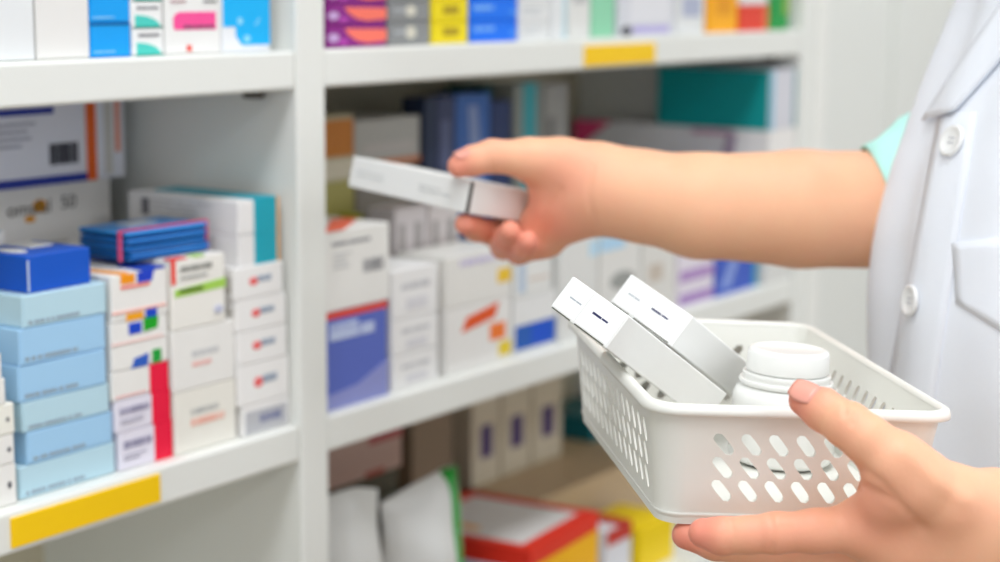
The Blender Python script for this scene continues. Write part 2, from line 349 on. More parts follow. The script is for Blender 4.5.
# --- right bay, top shelf ---------------------------------------------------
def col_stack(desc, xl, xr, ys, col, decf, group, dep=.12, yf=YF):
    z = SH1; n = len(ys)
    for i, y in enumerate(ys):
        z = top(desc+place_word(i, n), xl, xr, y, z0=z, col=col, decals=decf(i), group=group, dep=dep, yf=yf)
swo = [(.28, .86), (1, .80), (1, .25), (.66, .18), (.48, .3), (.36, .55)]
col_stack('purple carton with coral swoosh by the upright', 327, 386, [25, 4, -17], '8E2388', lambda i: [('coral_swoosh', 'front', [swo], 'FF7A66'), ('pale_mark', 'front', [ELL(.1, .45, .09, .2)], 'C9A8D8'), ('pink_mark', 'front', [ELL(.26, .25, .07, .12)], 'C04AB8')], 'purple cartons')
col_stack('grey carton beside the yellow cartons', 388.5, 430, [22, 2, -20], '8E9090', lambda i: [('pale_mark', 'front', [ELL(.52, .55, .13, .28)], 'D8D4C4'), ('lettering', 'front', LINES(.12, .45, .42, .65, 1, 50+i, .8), 'B9BCC0')], 'grey cartons')
col_stack('yellow carton with olive print', 432, 468, [22, 0, -22], 'F2DC0C', lambda i: [('olive_print', 'front', [R(.3, .35, .72, .75)], 'B49A14')], 'yellow cartons')
col_stack('bright blue carton beside the yellow cartons', 470, 517, [21, 0, -21], '0A74F2', lambda i: [('lettering', 'front', LINES(.06, .5, .5, .75, 1, 60+i, .9), '7CB8FA'), ('pale_mark', 'front', [R(.84, .3, .95, .5)], '5AA6FA')], 'bright blue cartons')
col_stack('white carton beside the bright blue cartons', 519, 549, [22, 2, -20], 'E6E7E6', lambda i: [('lettering', 'front', LINES(.1, .3, .8, .7, 2, 64+i, .5), 'C4C8CA')], 'white cartons beside the blue')
top('narrow white carton with aqua edge on the top shelf', 551, 567, -15, col='E4E6E6', decals=[('aqua_edge', 'front', [R(.7, 0, .95, 1)], 'C2DBE2')])
top('white carton with grey smudge beside the mint green carton', 568.5, 590, -20, col='E2E2DE', decals=[('grey_print', 'front', [R(.2, .6, .8, .75)], 'BDBDBD')])
top('plain mint green carton on the top shelf', 591.5, 614, -22, col='93D6B0')
top('white carton with lavender base line and dark mark', 618, 674, -18, col='D9DAE0', decals=[('lavender_line', 'front', [R(.25, .05, .9, .18)], 'B8AEDC'), ('dark_mark', 'front', [ELL(.14, .1, .1, .09)], '4A4A54'), ('white_panel', 'front', [R(.2, .25, .9, .95)], 'E4E4E8')])
top('white carton with blue grey print beside the lavender lined carton', 676, 704, -15, col='E2E3E2', decals=[('blue_grey_print', 'front', [R(.2, .35, .85, .75)], 'B0B6CC')])
top('amber orange carton near the end panel', 708, 737, -25, col='FBB014', decals=[('amber_print', 'front', [R(.25, .3, .8, .7)], 'E89A06')])
z = top('red carton near the end panel, under a white one', 739, 767, 5, col='E2402C', decals=[('orange_edge', 'front', [R(.85, 0, 1, 1)], 'E87A4A')])
top('white carton on the red carton', 739, 767, -25, z0=z, col='E9E9E9')
top('green carton with olive edge next to the end panel', 769.5, 788, -30, col='149A44', decals=[('olive_edge', 'front', [R(.7, .25, .98, 1)], '8FB43C')])

# --- right bay, middle shelf ------------------------------------------------
def mid(label, xl, xr, ytop, yf=.02, dep=.1, z0=SH0, **k):
    k['zmax'] = SH1-T-.002; return cpx(label, xl, xr, ytop, yf, dep, z0+.0002, **k)
z = mid('periwinkle blue carton with red top band by the upright', 318, 387, 308, .012, .11, col='5A6CC0', decals=[('red_band', 'front', [R(0, .93, 1, 1.0)], 'E0483C'), ('white_lettering', 'front', LINES(.16, .68, .82, .82, 1, 70, .8), 'C8D4F0'), ('white_lettering', 'front', LINES(.16, .82, .56, .88, 1, 71, .8), 'C8D4F0'), ('pale_swoosh', 'front', [[(0, .0), (1, .0), (1, .38), (.55, .2), (0, .14)]], '8E94CC')])
mid('white carton with barcode on the periwinkle carton', 318, 389.5, 228, .012, .11, z0=z, col='ECEBE6', decals=[('lettering', 'front', LINES(.18, .80, .72, .86, 1, 72, .8), '97979A'), ('barcode', 'front', BARS(.62, .42, .9, .58, 5), '8A8A8E'), ('lettering', 'front', LINES(.2, .5, .45, .72, 4, 73, .4), 'CFCFCF'), ('orange_band', 'top', [[(.1, .0), (.35, .0), (.95, .28), (.95, .4), (.75, .4)]], 'E86A50')])
z = SH0
for i, (yt, lab) in enumerate(((352, 'white carton, bottom of the stack beside the periwinkle carton'), (316, 'white carton, middle of the stack beside the periwinkle carton'), (267, 'white carton, top of the stack beside the periwinkle carton'))):
    z = mid(lab, 392, 438, yt, .012, .055, z0=z, col='EDECEA', ym=yt+20, decals=[('grey_print', 'front', LINES(.2, .55, .8, .7, 1, 80+i, .8), 'C3C3C6'), ('grey_print', 'front', [R(.3, .15, .75, .4)], 'DAD9DC')], group='white carton stack')
z = mid('white carton with orange flash and yellow mark', 446, 511, 303, .012, .055, col='E8E6E2', decals=[('orange_flash', 'front', [[(.22, .60), (.74, .72), (.80, .95), (.30, .82)]], 'E2561E'), ('orange_flash', 'front', [R(.66, .36, .9, .62)], 'F07A2C'), ('yellow_mark', 'front', [R(.8, .08, .99, .3)], 'E8CC30')])
mid('white carton with yellow square above the orange flashed carton', 446, 511, 252, .012, .055, z0=z, col='E4E2DC', decals=[('yellow_square', 'front', [R(.78, .30, .99, .58)], 'ECC22C'), ('lilac_print', 'front', LINES(.2, .75, .8, .9, 1, 84, .8), 'C8C0DC')])
z = mid('white carton with royal blue base band', 514, 556, 295, .012, .055, col='E6E6E4', decals=[('blue_band', 'front', [R(.02, .08, .98, .52)], '1E5CB4'), ('blue_panel', 'front', [R(.4, .12, .9, .48)], '0A50C8')])
mid('white carton with pale blue stripe above the blue banded carton', 514, 552, 245, .012, .055, z0=z, col='E4E4E0', decals=[('pale_blue_stripe', 'front', [R(.1, .1, .3, .95)], 'BCCADA'), ('tan_stripe', 'front', [R(.4, .3, .9, .36)], 'D4C4B8')])
for i, (xl, xr, yt, c, dd, lab) in enumerate((
    (560.5, 598, 228, 'E0E0DC', [('pale_blue_patch', 'front', [R(.75, .72, 1, .86)], 'BCDCEE')], 'white carton behind the tilted cartons of the basket'),
    (600, 640, 226, 'E2E1DC', [('pale_blue_patch', 'front', [R(.0, .78, .6, .92)], 'B2D6EE'), ('grey_oval', 'front', [ELL(.55, .46, .3, .09)], '9C9E9A')], 'white carton with grey oval below the reaching arm'),
    (642, 676, 228, 'DEDCD6', [('tan_mark', 'front', [R(.2, .4, .6, .6)], 'C8BCAE')], 'white carton with tan mark below the reaching arm'),
    (678, 714, 226, 'E4DDE6', [('purple_band', 'front', [R(.05, .32, 1, .46)], 'B08CC4'), ('purple_band', 'front', [R(.05, .03, 1, .16)], 'A884C0')], 'white carton with two purple bands below the reaching arm'),
    (716, 757, 224, '3C5CC0', [('pale_mark', 'front', [[(.1, .1), (.35, .1), (.6, .6), (.4, .6)]], '8AA0DC'), ('teal_edge', 'front', [R(.9, 0, 1, 1)], '2A9CB4')], 'cobalt blue carton with teal edge below the reaching arm'))):
    mid(lab, xl, xr, yt, .010, .1, col=c, decals=dd, ym=260)
# by the end panel: long cartons seen along their sides
z = SH0
for yt, c, dd, lab in ((232, 'DEDEDA', [], 'long white carton, bottom of the stack against the end panel'),
        (176, 'D8D8D4', [], 'long white carton, second of the stack against the end panel'),
        (129, 'EDEAE6', [('pink_corner', 'left', [[(.0, .3), (.0, 1), (.2, 1)]], 'F04A80'), ('pink_mark', 'left', [R(.2, .1, .28, .45)], 'D83A64'), ('pink_line', 'left', [[(.62, .86), (.82, .86), (.82, .96), (.62, .96)]], 'C890A8'), ('mauve_mark', 'left', [[(.76, .2), (.82, .2), (.84, .9), (.8, .9)]], 'A892A8'), ('mauve_mark', 'left', [R(.36, .2, .55, .36)], 'BFB4BC')], 'long white carton with pink corner under the teal carton'),
        (70, 'D5D5DC', [('teal_side', 'left', [R(0, 0, .985, 1)], '0C9A98'), ('blue_edge', 'front', [R(0, 0, .12, 1)], '8CC4DC'), ('teal_strip', 'front', [R(.86, 0, .96, 1)], '7CA6A8')], 'large teal carton on top of the stack against the end panel')):
    dp = .26 if yt > 100 else .145
    z = mid(lab, 769, 795, yt, .003, dp, z0=z, col=c, decals=dd, ym=150, group='long cartons by the end panel')
# back row
mid('tall carton with amber top and olive sides behind the barcode carton', 318, 353, 115, .14, .1, col='B9B08E', decals=[('amber_band', 'front', [R(0, .83, 1, .98)], 'C87A1E'), ('cream_band', 'front', [R(0, .74, 1, .82)], 'CFC6AE'), ('olive_band', 'front', [R(0, .40, 1, .73)], 'A8A05A')])
z = mid('taupe carton under the grey white carton at the shelf back', 356, 412, 166, .16, .1, col='8C8478')
mid('grey white carton with orange base line at the shelf back', 354, 420, 118, .155, .12, z0=z, col='BDBBB4', decals=[('orange_line', 'front', [R(.3, .03, 1, .16)], 'C87848'), ('pale_panel', 'front', [R(.15, .3, .9, .5)], 'C9C2BC')])
for xl, xr, yt, c, dd, lab in (
    (425, 436, 98, '22304E', [], 'narrow navy carton at the shelf back'),
    (437, 455, 97, '3C4468', [('pale_mark', 'front', [R(.2, .7, .7, .9)], '5C6488')], 'slate indigo carton at the shelf back'),
    (456, 490, 94, '3C68B0', [('pale_streak', 'front', [[(.5, .45), (.9, .4), (.6, .95), (.35, .95)]], '8C9CC4')], 'mid blue carton with pale streak at the shelf back'),
    (491, 511, 101, '283868', [], 'dark blue carton beside the teal striped carton at the shelf back'),
    (514, 543, 83, '8E928A', [('teal_stripe', 'front', [R(.3, .2, .75, 1)], '3CA4AC')], 'grey carton with teal stripe at the shelf back'),
    (545, 568, 84, 'A3A09A', [('grey_stripe', 'front', [R(.1, 0, .45, .85)], '7C7A74')], 'light grey carton behind the reaching hand')):
    mid(lab, xl, xr, yt, .15, .028, col=c, decals=dd)
mid('dark teal carton behind the mid blue carton', 484, 514, 84, .24, .05, col='126468')
for xl, xr, yt, lab in ((395, 427, 207, 'grey lilac carton with plum bars behind the white stack'), (429, 459, 204, 'mauve grey carton with plum bars behind the white stack')):
    mid(lab, xl, xr, yt, .072, .03, col='CFC8C8' if xl < 400 else 'D4CCCA', decals=[('plum_bar', 'front', [R(.12, .25, .28, .62), R(.6, .25, .78, .62)], '8A707C'), ('grey_bar', 'front', [R(.12, .7, .3, .9), R(.6, .7, .8, .9)], 'A09A98')])
mid('small lime yellow carton behind the barcode carton', 356, 364, 214, .115, .02, col='AEB02A')

# --- right bay, lower shelf -------------------------------------------------
def low(label, xl, xr, ytop, yf=.05, dep=.1, z0=SHM, **k):
    k['zmax'] = SH0-T-.002; return cpx(label, xl, xr, ytop, yf, dep, z0+.0002, **k)
z = low('dark olive carton under the dusty pink carton', 335, 398, 476, .12, .12, col='4C4A3A')
low('dusty pink carton with red top edge under the shelf', 326, 402, 438, .115, .13, z0=z, col='B8988A', decals=[('red_edge', 'front', [R(.55, .78, 1, 1)], 'A84A4C'), ('red_edge', 'front', [R(.5, 0, .75, .14)], 'A0483C')])
low('grey carton standing behind the white pouches', 388, 424, 492, .11, .008, col='A9AAA0')
low('brown cardboard carton behind the red bordered carton', 412, 452, 410, .205, .08, col='8A7660', flap=False)
ZC = .795
cb = carton('flat tan cardboard carton under the purple barred cartons', .480, .835, .118, .17, SHM+.0003, ZC, 'C2A886', [('packing_tape', 'top', [R(0, .45, 1, .55)], 'B8A27E')], flap=False)
for i, (xl, xr) in enumerate(((472, 500), (502, 531), (533, 562))):
    low(['white carton with purple bar beside the brown cardboard carton', 'white carton with purple bar, between two like it', 'white carton with purple bar at the open end of its row'][i], xl, xr, 388-8*i, .20, .08, z0=ZC, col='C9BDA6', decals=[('purple_bar', 'front', [R(.3, .28, .72, .62)], '4C3A6A')], group='cartons with purple bars')
low('dark teal carton below the shelf behind the basket', 592, 632, 412, .2, .08, z0=ZC, col='0E6C78')
# red bordered carton
k0 = ray(530, 551, 1, .02); k1 = ray(598, 512, 2, k0[2]); k2 = ray(452, 500, 2, k0[2])
e1 = Vector((k1[0]-k0[0], k1[1]-k0[1], 0)); wcar = e1.length; ang = math.atan2(e1.y, e1.x)
def low_carton(label, k0, w, dp, h, ang, col, decals):
    t = thing('medicine_carton', label, 'box', (k0[0]+math.cos(ang)*w/2-math.sin(ang)*dp/2, k0[1]+math.sin(ang)*w/2+math.cos(ang)*dp/2, k0[2]-h), ang)
    frombm('carton_body', bevbox(-w/2, w/2, -dp/2, dp/2, 0, h, .001), paper(col), t)
    for dn, f, polys, c in decals: decal(dn, t, face_frame(f, w, dp, h), polys, c, .0006)
hh = k0[2]-SHM-.0003
low_carton('white carton with red border and yellow front on the lower shelf', k0, wcar, .155, hh, ang, 'E6E4E2', [
    ('red_border', 'top', [R(0, 0, .09, 1), R(.91, 0, 1, 1), R(.09, 0, .91, .1), R(.09, .9, .91, 1)], 'E0301E'), ('amber_line', 'top', [[(.2, .5), (.28, .5), (.34, .9), (.26, .9)]], 'EFB26A'),
    ('yellow_front', 'front', [R(0, 0, 1, .8)], 'F2B40A'), ('red_edge', 'front', [R(0, .8, 1, 1)], 'E0301E'), ('red_edge', 'left', [R(0, .78, 1, 1)], 'E0301E'), ('pale_blue_side', 'left', [R(0, 0, 1, .78)], 'C9D4E6')])
k3 = ray(607, 532, 1, .03)
low_carton('white and red carton between the two yellow fronted cartons', k3, .05, .07, k3[2]-SHM-.0003, 0, 'DCDCE0', [('red_edge', 'top', [R(.5, 0, 1, 1)], 'B83028'), ('red_edge', 'front', [R(0, .75, 1, 1)], 'C03830')])
k4 = ray(640, 530, 1, .03)
low_carton('plain yellow carton below the basket', k4, .075, .07, k4[2]-SHM-.0003, 0, 'F0CE08', [])
# soft white pouches
def pouch(label, c0, w, h, t, rz, tilt, edge=None, seed=0):
    th = thing('plastic_pouch', label, 'pouch', c0, rz, 'white pouches on the lower shelf')
    n, m = 14, 22; rr = random.Random(seed); ph = [rr.uniform(0, 6) for _ in range(6)]
    vs = []; fs = []
    def pt(i, j, s):
        u = -1+2*i/n; v = j/m
        prof = (max(0, 1-u*u)**.6)*(max(0, math.sin(math.pi*min(1, .06+v*.94)))**.5)
        wr = .0022*math.sin(5*u+ph[0]+4*v)*math.sin(9*v+ph[1])+.0014*math.sin(17*v+3*u+ph[2])
        x = u*w/2*(1-.06*math.sin(math.pi*v)); z = h*v+.006*math.sin(2*u+ph[3])*v
        y = s*(t/2*prof+.0006)+wr*v+tilt*v*h
        return (x, y, z)
    for s in (-1, 1):
        b = len(vs)
        for j in range(m+1):
            for i in range(n+1): vs.append(pt(i, j, s))
        for j in range(m):
            for i in range(n):
                q = (b+j*(n+1)+i, b+j*(n+1)+i+1, b+(j+1)*(n+1)+i+1, b+(j+1)*(n+1)+i)
                fs.append(q if s < 0 else q[::-1])
    o = obj('pouch_body', vs, fs, mat('white_plastic_film', 'DADAD6', .3, .5, .03, 20), th, True)
    if edge:
        vs2 = []; fs2 = []
        for j in range(m+1):
            for i in (n-4, n-2, n):
                x, y, z = pt(i, j, -1); vs2.append((x+(.0004 if i == n else 0), y-.0008, z))
        for j in range(m):
            for i in range(2): fs2.append((j*3+i, j*3+i+1, (j+1)*3+i+1, (j+1)*3+i))
        so = obj('green_edge', vs2, fs2, mat('green_film', edge, .3), th, True); sm = so.modifiers.new('s', 'SOLIDIFY'); sm.thickness = .0006
a = ray(355, 505, 1, .045); b = ray(425, 492, 1, .05)
pouch('white pouch with blue grey print against the upright', (a[0]-.004, .05, SHM+.0004), .085, a[2]-SHM+.006, .05, -.06, .03, None, 1)
pouch('white pouch with green edge in front of the red bordered carton', (b[0]+.004, .055, SHM+.0004), .112, b[2]-SHM+.006, .055, -.04, .02, '14A032', 2)

# ------------------------------------------------------------------ implicit surfaces for soft shapes
def surfnet(D, lo, h):
    nx, ny, nz = D.shape; S = D < 0
    corners = [(i, j, k) for i in (0, 1) for j in (0, 1) for k in (0, 1)]
    sub = lambda A, c: A[c[0]:nx-1+c[0], c[1]:ny-1+c[1], c[2]:nz-1+c[2]]
    cnt = sum(sub(S, c).astype(np.int8) for c in corners)
    act = (cnt > 0) & (cnt < 8); idx = np.argwhere(act); ids = -np.ones(act.shape, np.int64); ids[act] = np.arange(len(idx))
    acc = np.zeros((len(idx), 3)); num = np.zeros(len(idx))
    for a in corners:
        for ax in range(3):
            if a[ax]: continue
            b = list(a); b[ax] = 1
            da = D[idx[:, 0]+a[0], idx[:, 1]+a[1], idx[:, 2]+a[2]]; db = D[idx[:, 0]+b[0], idx[:, 1]+b[1], idx[:, 2]+b[2]]
            m = (da < 0) != (db < 0); t = np.where(m, da/np.where(da == db, 1, da-db), 0)
            p = np.array(a, float)[None, :].repeat(len(idx), 0); p[:, ax] = t
            acc[m] += p[m]; num[m] += 1
    V = (idx+acc/num[:, None])*h+np.array(lo)
    faces = []
    for ax in range(3):
        o1, o2 = [(1, 2), (2, 0), (0, 1)][ax]
        sl = [slice(None)]*3; s2 = [slice(None)]*3; sl[ax] = slice(0, -1); s2[ax] = slice(1, None)
        A_, B_ = S[tuple(sl)], S[tuple(s2)]
        for flip, msk in ((False, A_ & ~B_), (True, ~A_ & B_)):
            e = np.argwhere(msk); e = e[(e[:, o1] > 0) & (e[:, o2] > 0)]
            e = e[(e[:, o1] < D.shape[o1]-1) & (e[:, o2] < D.shape[o2]-1)]
            def cell(d1, d2):
                q = e.copy(); q[:, o1] -= d1; q[:, o2] -= d2; return ids[q[:, 0], q[:, 1], q[:, 2]]
            f = np.stack([cell(1, 1), cell(0, 1), cell(0, 0), cell(1, 0)], 1)
            faces.append(f[:, ::-1] if flip else f)
    Fc = np.concatenate(faces); Fc = Fc[(Fc >= 0).all(1)]
    return V, Fc
def cone(p, a, b, ra, rb):
    a = np.array(a); b = np.array(b); d = b-a; L = d@d+1e-12
    t = np.clip((p-a)@d/L, 0, 1); q = p-a-t[..., None]*d
    return np.sqrt((q*q).sum(-1))-(ra+(rb-ra)*t)
def smin(a, b, k):
    h = np.clip(.5+.5*(b-a)/k, 0, 1); return b*(1-h)+a*h-k*h*(1-h)
class Field:
    def __init__(s, lo, hi, h):
        s.lo = np.array(lo); s.h = h; s.n = np.ceil((np.array(hi)-s.lo)/h).astype(int)+1
        s.ax = [s.lo[i]+h*np.arange(s.n[i]) for i in range(3)]
        s.new()
    def new(s): s.D = np.full(s.n, .5); return s
    def chain(s, pts, k=.006, D=None):          # pts: (xyz, r)
        out = np.full(s.n, .5)
        for (a, ra), (b, rb) in zip(pts[:-1], pts[1:]):
            r = max(ra, rb)+.03; mn = np.minimum(a, b)-r; mx = np.maximum(a, b)+r
            i0 = np.clip(np.floor((mn-s.lo)/s.h).astype(int), 0, s.n); i1 = np.clip(np.ceil((mx-s.lo)/s.h).astype(int)+1, 0, s.n)
            if (i1 <= i0).any(): continue
            sl = tuple(slice(i0[q], i1[q]) for q in range(3))
            g = np.stack(np.meshgrid(*[s.ax[q][sl[q]] for q in range(3)], indexing='ij'), -1)
            out[sl] = smin(out[sl], cone(g, a, b, ra, rb), k)
        return out

M_SKIN = bpy.data.materials.new('skin'); M_SKIN.use_nodes = True
_nt = M_SKIN.node_tree; _b = _nt.nodes['Principled BSDF']
_at = _nt.nodes.new('ShaderNodeAttribute'); _at.attribute_name = 'blush'
_n = _nt.nodes.new('ShaderNodeTexNoise'); _n.inputs['Scale'].default_value = 28; _n.inputs['Detail'].default_value = 4
_tc = _nt.nodes.new('ShaderNodeTexCoord'); _nt.links.new(_tc.outputs['Object'], _n.inputs['Vector'])
_ad = _nt.nodes.new('ShaderNodeMath'); _ad.operation = 'MULTIPLY_ADD'; _ad.inputs[1].default_value = .35; _nt.links.new(_n.outputs['Fac'], _ad.inputs[0]); _nt.links.new(_at.outputs['Fac'], _ad.inputs[2])
_mx = _nt.nodes.new('ShaderNodeMix'); _mx.data_type = 'RGBA'; _mx.inputs[6].default_value = (*lin('F5C29A'), 1); _mx.inputs[7].default_value = (*lin('EC8A78'), 1)
_nt.links.new(_ad.outputs[0], _mx.inputs[0]); _nt.links.new(_mx.outputs[2], _b.inputs['Base Color'])
_b.inputs['Roughness'].default_value = .5; _b.inputs['Specular IOR Level'].default_value = .35
_b.inputs['Subsurface Weight'].default_value = .18; _b.inputs['Subsurface Radius'].default_value = (1, .35, .2); _b.inputs['Subsurface Scale'].default_value = .005
_n2 = _nt.nodes.new('ShaderNodeTexNoise'); _n2.inputs['Scale'].default_value = 420; _nt.links.new(_tc.outputs['Object'], _n2.inputs['Vector'])
_bp = _nt.nodes.new('ShaderNodeBump'); _bp.inputs['Strength'].default_value = .12; _bp.inputs['Distance'].default_value = .001
_nt.links.new(_n2.outputs['Fac'], _bp.inputs['Height']); _nt.links.new(_bp.outputs['Normal'], _b.inputs['Normal'])

def K(px, py, d, r): return (CC(px, py, d), r)
def vnormals(V, Fc):
    N = np.zeros_like(V); q = V[Fc]; n = np.cross(q[:, 2]-q[:, 0], q[:, 3]-q[:, 1])
    for k in range(4): np.add.at(N, Fc[:, k], n)
    return N/(np.linalg.norm(N, axis=1)[:, None]+1e-12)
def hand_mesh(palm, fingers, h, kp=.012, kf=.008, blushpts=(), creases=()):
    allp = [q for ch in palm+fingers for q in ch]
    lo = np.min([q[0]-q[1] for q in allp], 0)-.008; hi = np.max([q[0]+q[1] for q in allp], 0)+.008
    F = Field(lo, hi, h); D = F.D
    for ch in palm: D = smin(D, F.chain(ch), kp)
    base = D.copy(); out = base
    for ch in fingers: out = np.minimum(out, smin(base, F.chain(ch, .004), kf))
    V, Fc = surfnet(out, lo, h)
    if creases:                                # skin folds and tendons: fine relief along short lines seen from the camera side
        N = vnormals(V, Fc); disp = np.zeros(len(V)); front = N[:, 2] < .15
        for pts_, dep_, sg_ in creases:
            for a, b in zip(pts_[:-1], pts_[1:]):
                d2 = np.hypot(V[:, 0]/V[:, 2]*FPX+500-(a[0]+0), 281-V[:, 1]/V[:, 2]*FPX-a[1])
                px = np.stack([V[:, 0]/V[:, 2]*FPX+500, 281-V[:, 1]/V[:, 2]*FPX], 1)
                ab = np.array(b, float)-np.array(a, float); t = np.clip((px-np.array(a))@ab/(ab@ab), 0, 1)
                d2 = ((px-np.array(a)-t[:, None]*ab)**2).sum(1)
                disp = np.where(front, np.where(np.abs(disp) > np.abs(dep_*np.exp(-d2/sg_**2)), disp, dep_*np.exp(-d2/sg_**2)), disp)
        V = V+N*disp[:, None]
    bl = np.zeros(len(V))
    for p, r, s in blushpts: bl = np.maximum(bl, s*np.exp(-((V-np.array(p))**2).sum(1)/(r*r)))
    return c2w(V), Fc, bl

# ------------------------------------------------------------------ basket
bO = np.array([-.2948, -.4604, 1.1312]); th_ = -.8391; BW, BL, BH = .1640, .2650, .0625
bu = np.array([math.cos(th_), math.sin(th_), -.0537]); bw = np.array([-math.sin(th_), math.cos(th_), -.0115])
bu /= np.linalg.norm(bu); bw -= bu*(bu@bw); bw /= np.linalg.norm(bw); bn = np.cross(bu, bw)
bc = bO + bu*(BW/2-.0015) + bw*BL/2 - bn*(BH+.001)
MB = Matrix(((bu[0], bw[0], bn[0], bc[0]), (bu[1], bw[1], bn[1], bc[1]), (bu[2], bw[2], bn[2], bc[2]), (0, 0, 0, 1)))
bk = thing('storage_basket', 'white perforated plastic basket held over one hand', 'basket', mtx=MB)
M_PL = mat('white_plastic', 'ECEBE3', .33, .45, .008, 10, sss=.0)
LIP = .0055; INS = .008; RC0, RC1 = .0155, .013
def dims(v): return BW/2-LIP-INS*v, BL/2-LIP-INS*v, RC0+(RC1-RC0)*v       # half sizes and corner radius, v 0 top 1 bottom
def side_pt(side, s, v):                 # s metres from the middle as a fraction -1..1 of the straight run
    hx, hy, r = dims(v); z = BH*(1-v)
    if side == 0: return (s*(hx-r), -hy, z)
    if side == 1: return (hx, s*(hy-r), z)
    if side == 2: return (-s*(hx-r), hy, z)
    return (-hx, -s*(hy-r), z)
bm = bmesh.new()
def quad(pts): bm.faces.new([bm.verts.new(p) for p in pts])
def pill_r(ang, a, tilt, hl, r):         # distance from centre to a slanted pill's outline
    dx, dy = math.cos(ang), math.sin(ang); ax = (math.cos(tilt), math.sin(tilt)); lo, hi = 0, hl+r
    for _ in range(22):
        m = (lo+hi)/2; x, y = dx*m, dy*m; t = max(-hl, min(hl, x*ax[0]+y*ax[1]))
        if math.hypot(x-t*ax[0], y-t*ax[1]) < r: lo = m
        else: hi = m
    return lo
VT, VB = .20, .80
for side in range(4):
    long_ = side % 2 == 1
    run = 2*((dims(.5)[1] if long_ else dims(.5)[0])-dims(.5)[2])
    nc = 14 if long_ else 7; nr = 3
    mg = .06 if long_ else .10; s0, s1 = -1+mg+(.10 if side == 0 else 0), 1-mg
    for va, vb in ((0, VT), (VB, 1)):
        for i in range(nc): quad([side_pt(side, s0+(s1-s0)*i/nc, vb), side_pt(side, s0+(s1-s0)*(i+1)/nc, vb), side_pt(side, s0+(s1-s0)*(i+1)/nc, va), side_pt(side, s0+(s1-s0)*i/nc, va)])
    for sa, sb in ((-1, s0), (s1, 1)):
        for va, vb in [(0, VT)]+[(VT+(VB-VT)*j/nr, VT+(VB-VT)*(j+1)/nr) for j in range(nr)]+[(VB, 1)]:
            quad([side_pt(side, sa, vb), side_pt(side, sb, vb), side_pt(side, sb, va), side_pt(side, sa, va)])
    cw = run*(s1-s0)/2/nc; ch = BH*(VB-VT)/nr
    for j in range(nr):
        for i in range(nc):
            sc = s0+(s1-s0)*(i+.5)/nc; vc = VT+(VB-VT)*(j+.5)/nr
            ring = []; pill = []
            n = 5
            pts = [(-cw/2+cw*k/n, -ch/2) for k in range(n)]+[(cw/2, -ch/2+ch*k/n) for k in range(n)]+[(cw/2-cw*k/n, ch/2) for k in range(n)]+[(-cw/2, ch/2-ch*k/n) for k in range(n)]
            tilt = math.radians(130 if side in (0, 2) else 124)
            for x, y in pts:
                an = math.atan2(y, x); r = min(pill_r(an, 0, tilt, .0043, .0027), .94*math.hypot(x, y))
                f = lambda X, Y: side_pt(side, sc+X/run*2, vc-Y/BH)
                ring.append(f(x, y)); pill.append(f(r*math.cos(an), r*math.sin(an)))
            m = len(pts)
            for k in range(m): quad([ring[k], ring[(k+1) % m], pill[(k+1) % m], pill[k]])
    # rounded corner after this side
    hx = lambda v: dims(v)
    sg = [(1, -1), (1, 1), (-1, 1), (-1, -1)][side]; a0 = [-math.pi/2, 0, math.pi/2, math.pi][side]
    def cp(t, v):
        X, Y, r = dims(v); a = a0+t*math.pi/2
        return (sg[0]*(X-r)+r*math.cos(a), sg[1]*(Y-r)+r*math.sin(a), BH*(1-v))
    vv = [0, VT]+[VT+(VB-VT)*(j+1)/nr for j in range(nr)]+[1]
    for i in range(8):
        for j in range(len(vv)-1): quad([cp(i/8, vv[j+1]), cp((i+1)/8, vv[j+1]), cp((i+1)/8, vv[j]), cp(i/8, vv[j])])
bmesh.ops.remove_doubles(bm, verts=bm.verts, dist=.0002)
wall = frombm('basket_wall', bm, M_PL, bk, True)
sm = wall.modifiers.new('thickness', 'SOLIDIFY'); sm.thickness = .0018; sm.offset = 0
_me = bpy.data.meshes.new_from_object(wall.evaluated_get(bpy.context.evaluated_depsgraph_get()))
wall.modifiers.clear(); wall.data = _me; _me.set_sharp_from_angle(angle=math.radians(32))
def loop(hx, hy, r, z, n=8):
    o = []
    for (sx, sy, a0) in ((1, -1, -math.pi/2), (1, 1, 0), (-1, 1, math.pi/2), (-1, -1, math.pi)):
        for i in range(n+1):
            a = a0+i/n*math.pi/2; o.append((sx*(hx-r)+r*math.cos(a), sy*(hy-r)+r*math.sin(a), z))
    return o
def swept(name, prof, m, parent, closed=True, rc=None):         # prof: (inset from the rim outline, z)
    vs = []; fs = []; n = 0
    for ins, z in prof:
        L_ = loop(BW/2-ins, BL/2-ins, rc or max(.004, .0195-ins), z); n = len(L_); vs += L_
    k = len(prof)
    for i in range(k if closed else k-1):
        for j in range(n): fs.append((i*n+j, i*n+(j+1) % n, ((i+1) % k)*n+(j+1) % n, ((i+1) % k)*n+j))
    return obj(name, vs, fs, m, parent, True)
swept('rim', [(.0068, BH+.0006), (.0052, BH+.0022), (.003, BH+.0026), (.001, BH+.0016), (0, BH-.0008), (0, BH-.0030), (.0012, BH-.0034), (.0022, BH-.0026), (.0030, BH-.0012), (.0060, BH-.0016)], M_PL, bk)
swept('foot_ring', [(LIP+INS-.0022, .0062), (LIP+INS-.0018, .0046), (LIP+INS-.0008, .0025), (LIP+INS+.001, .0005), (LIP+INS+.004, 0), (LIP+INS+.006, .0005), (LIP+INS+.004, .003)], M_PL, bk, rc=.0132)
L0 = loop(BW/2-LIP-INS, BL/2-LIP-INS, .013, .0022); n0 = len(L0)
fl_ = [tuple(range(n0))]
L1 = [(x, y, .0045) for x, y, z in L0]
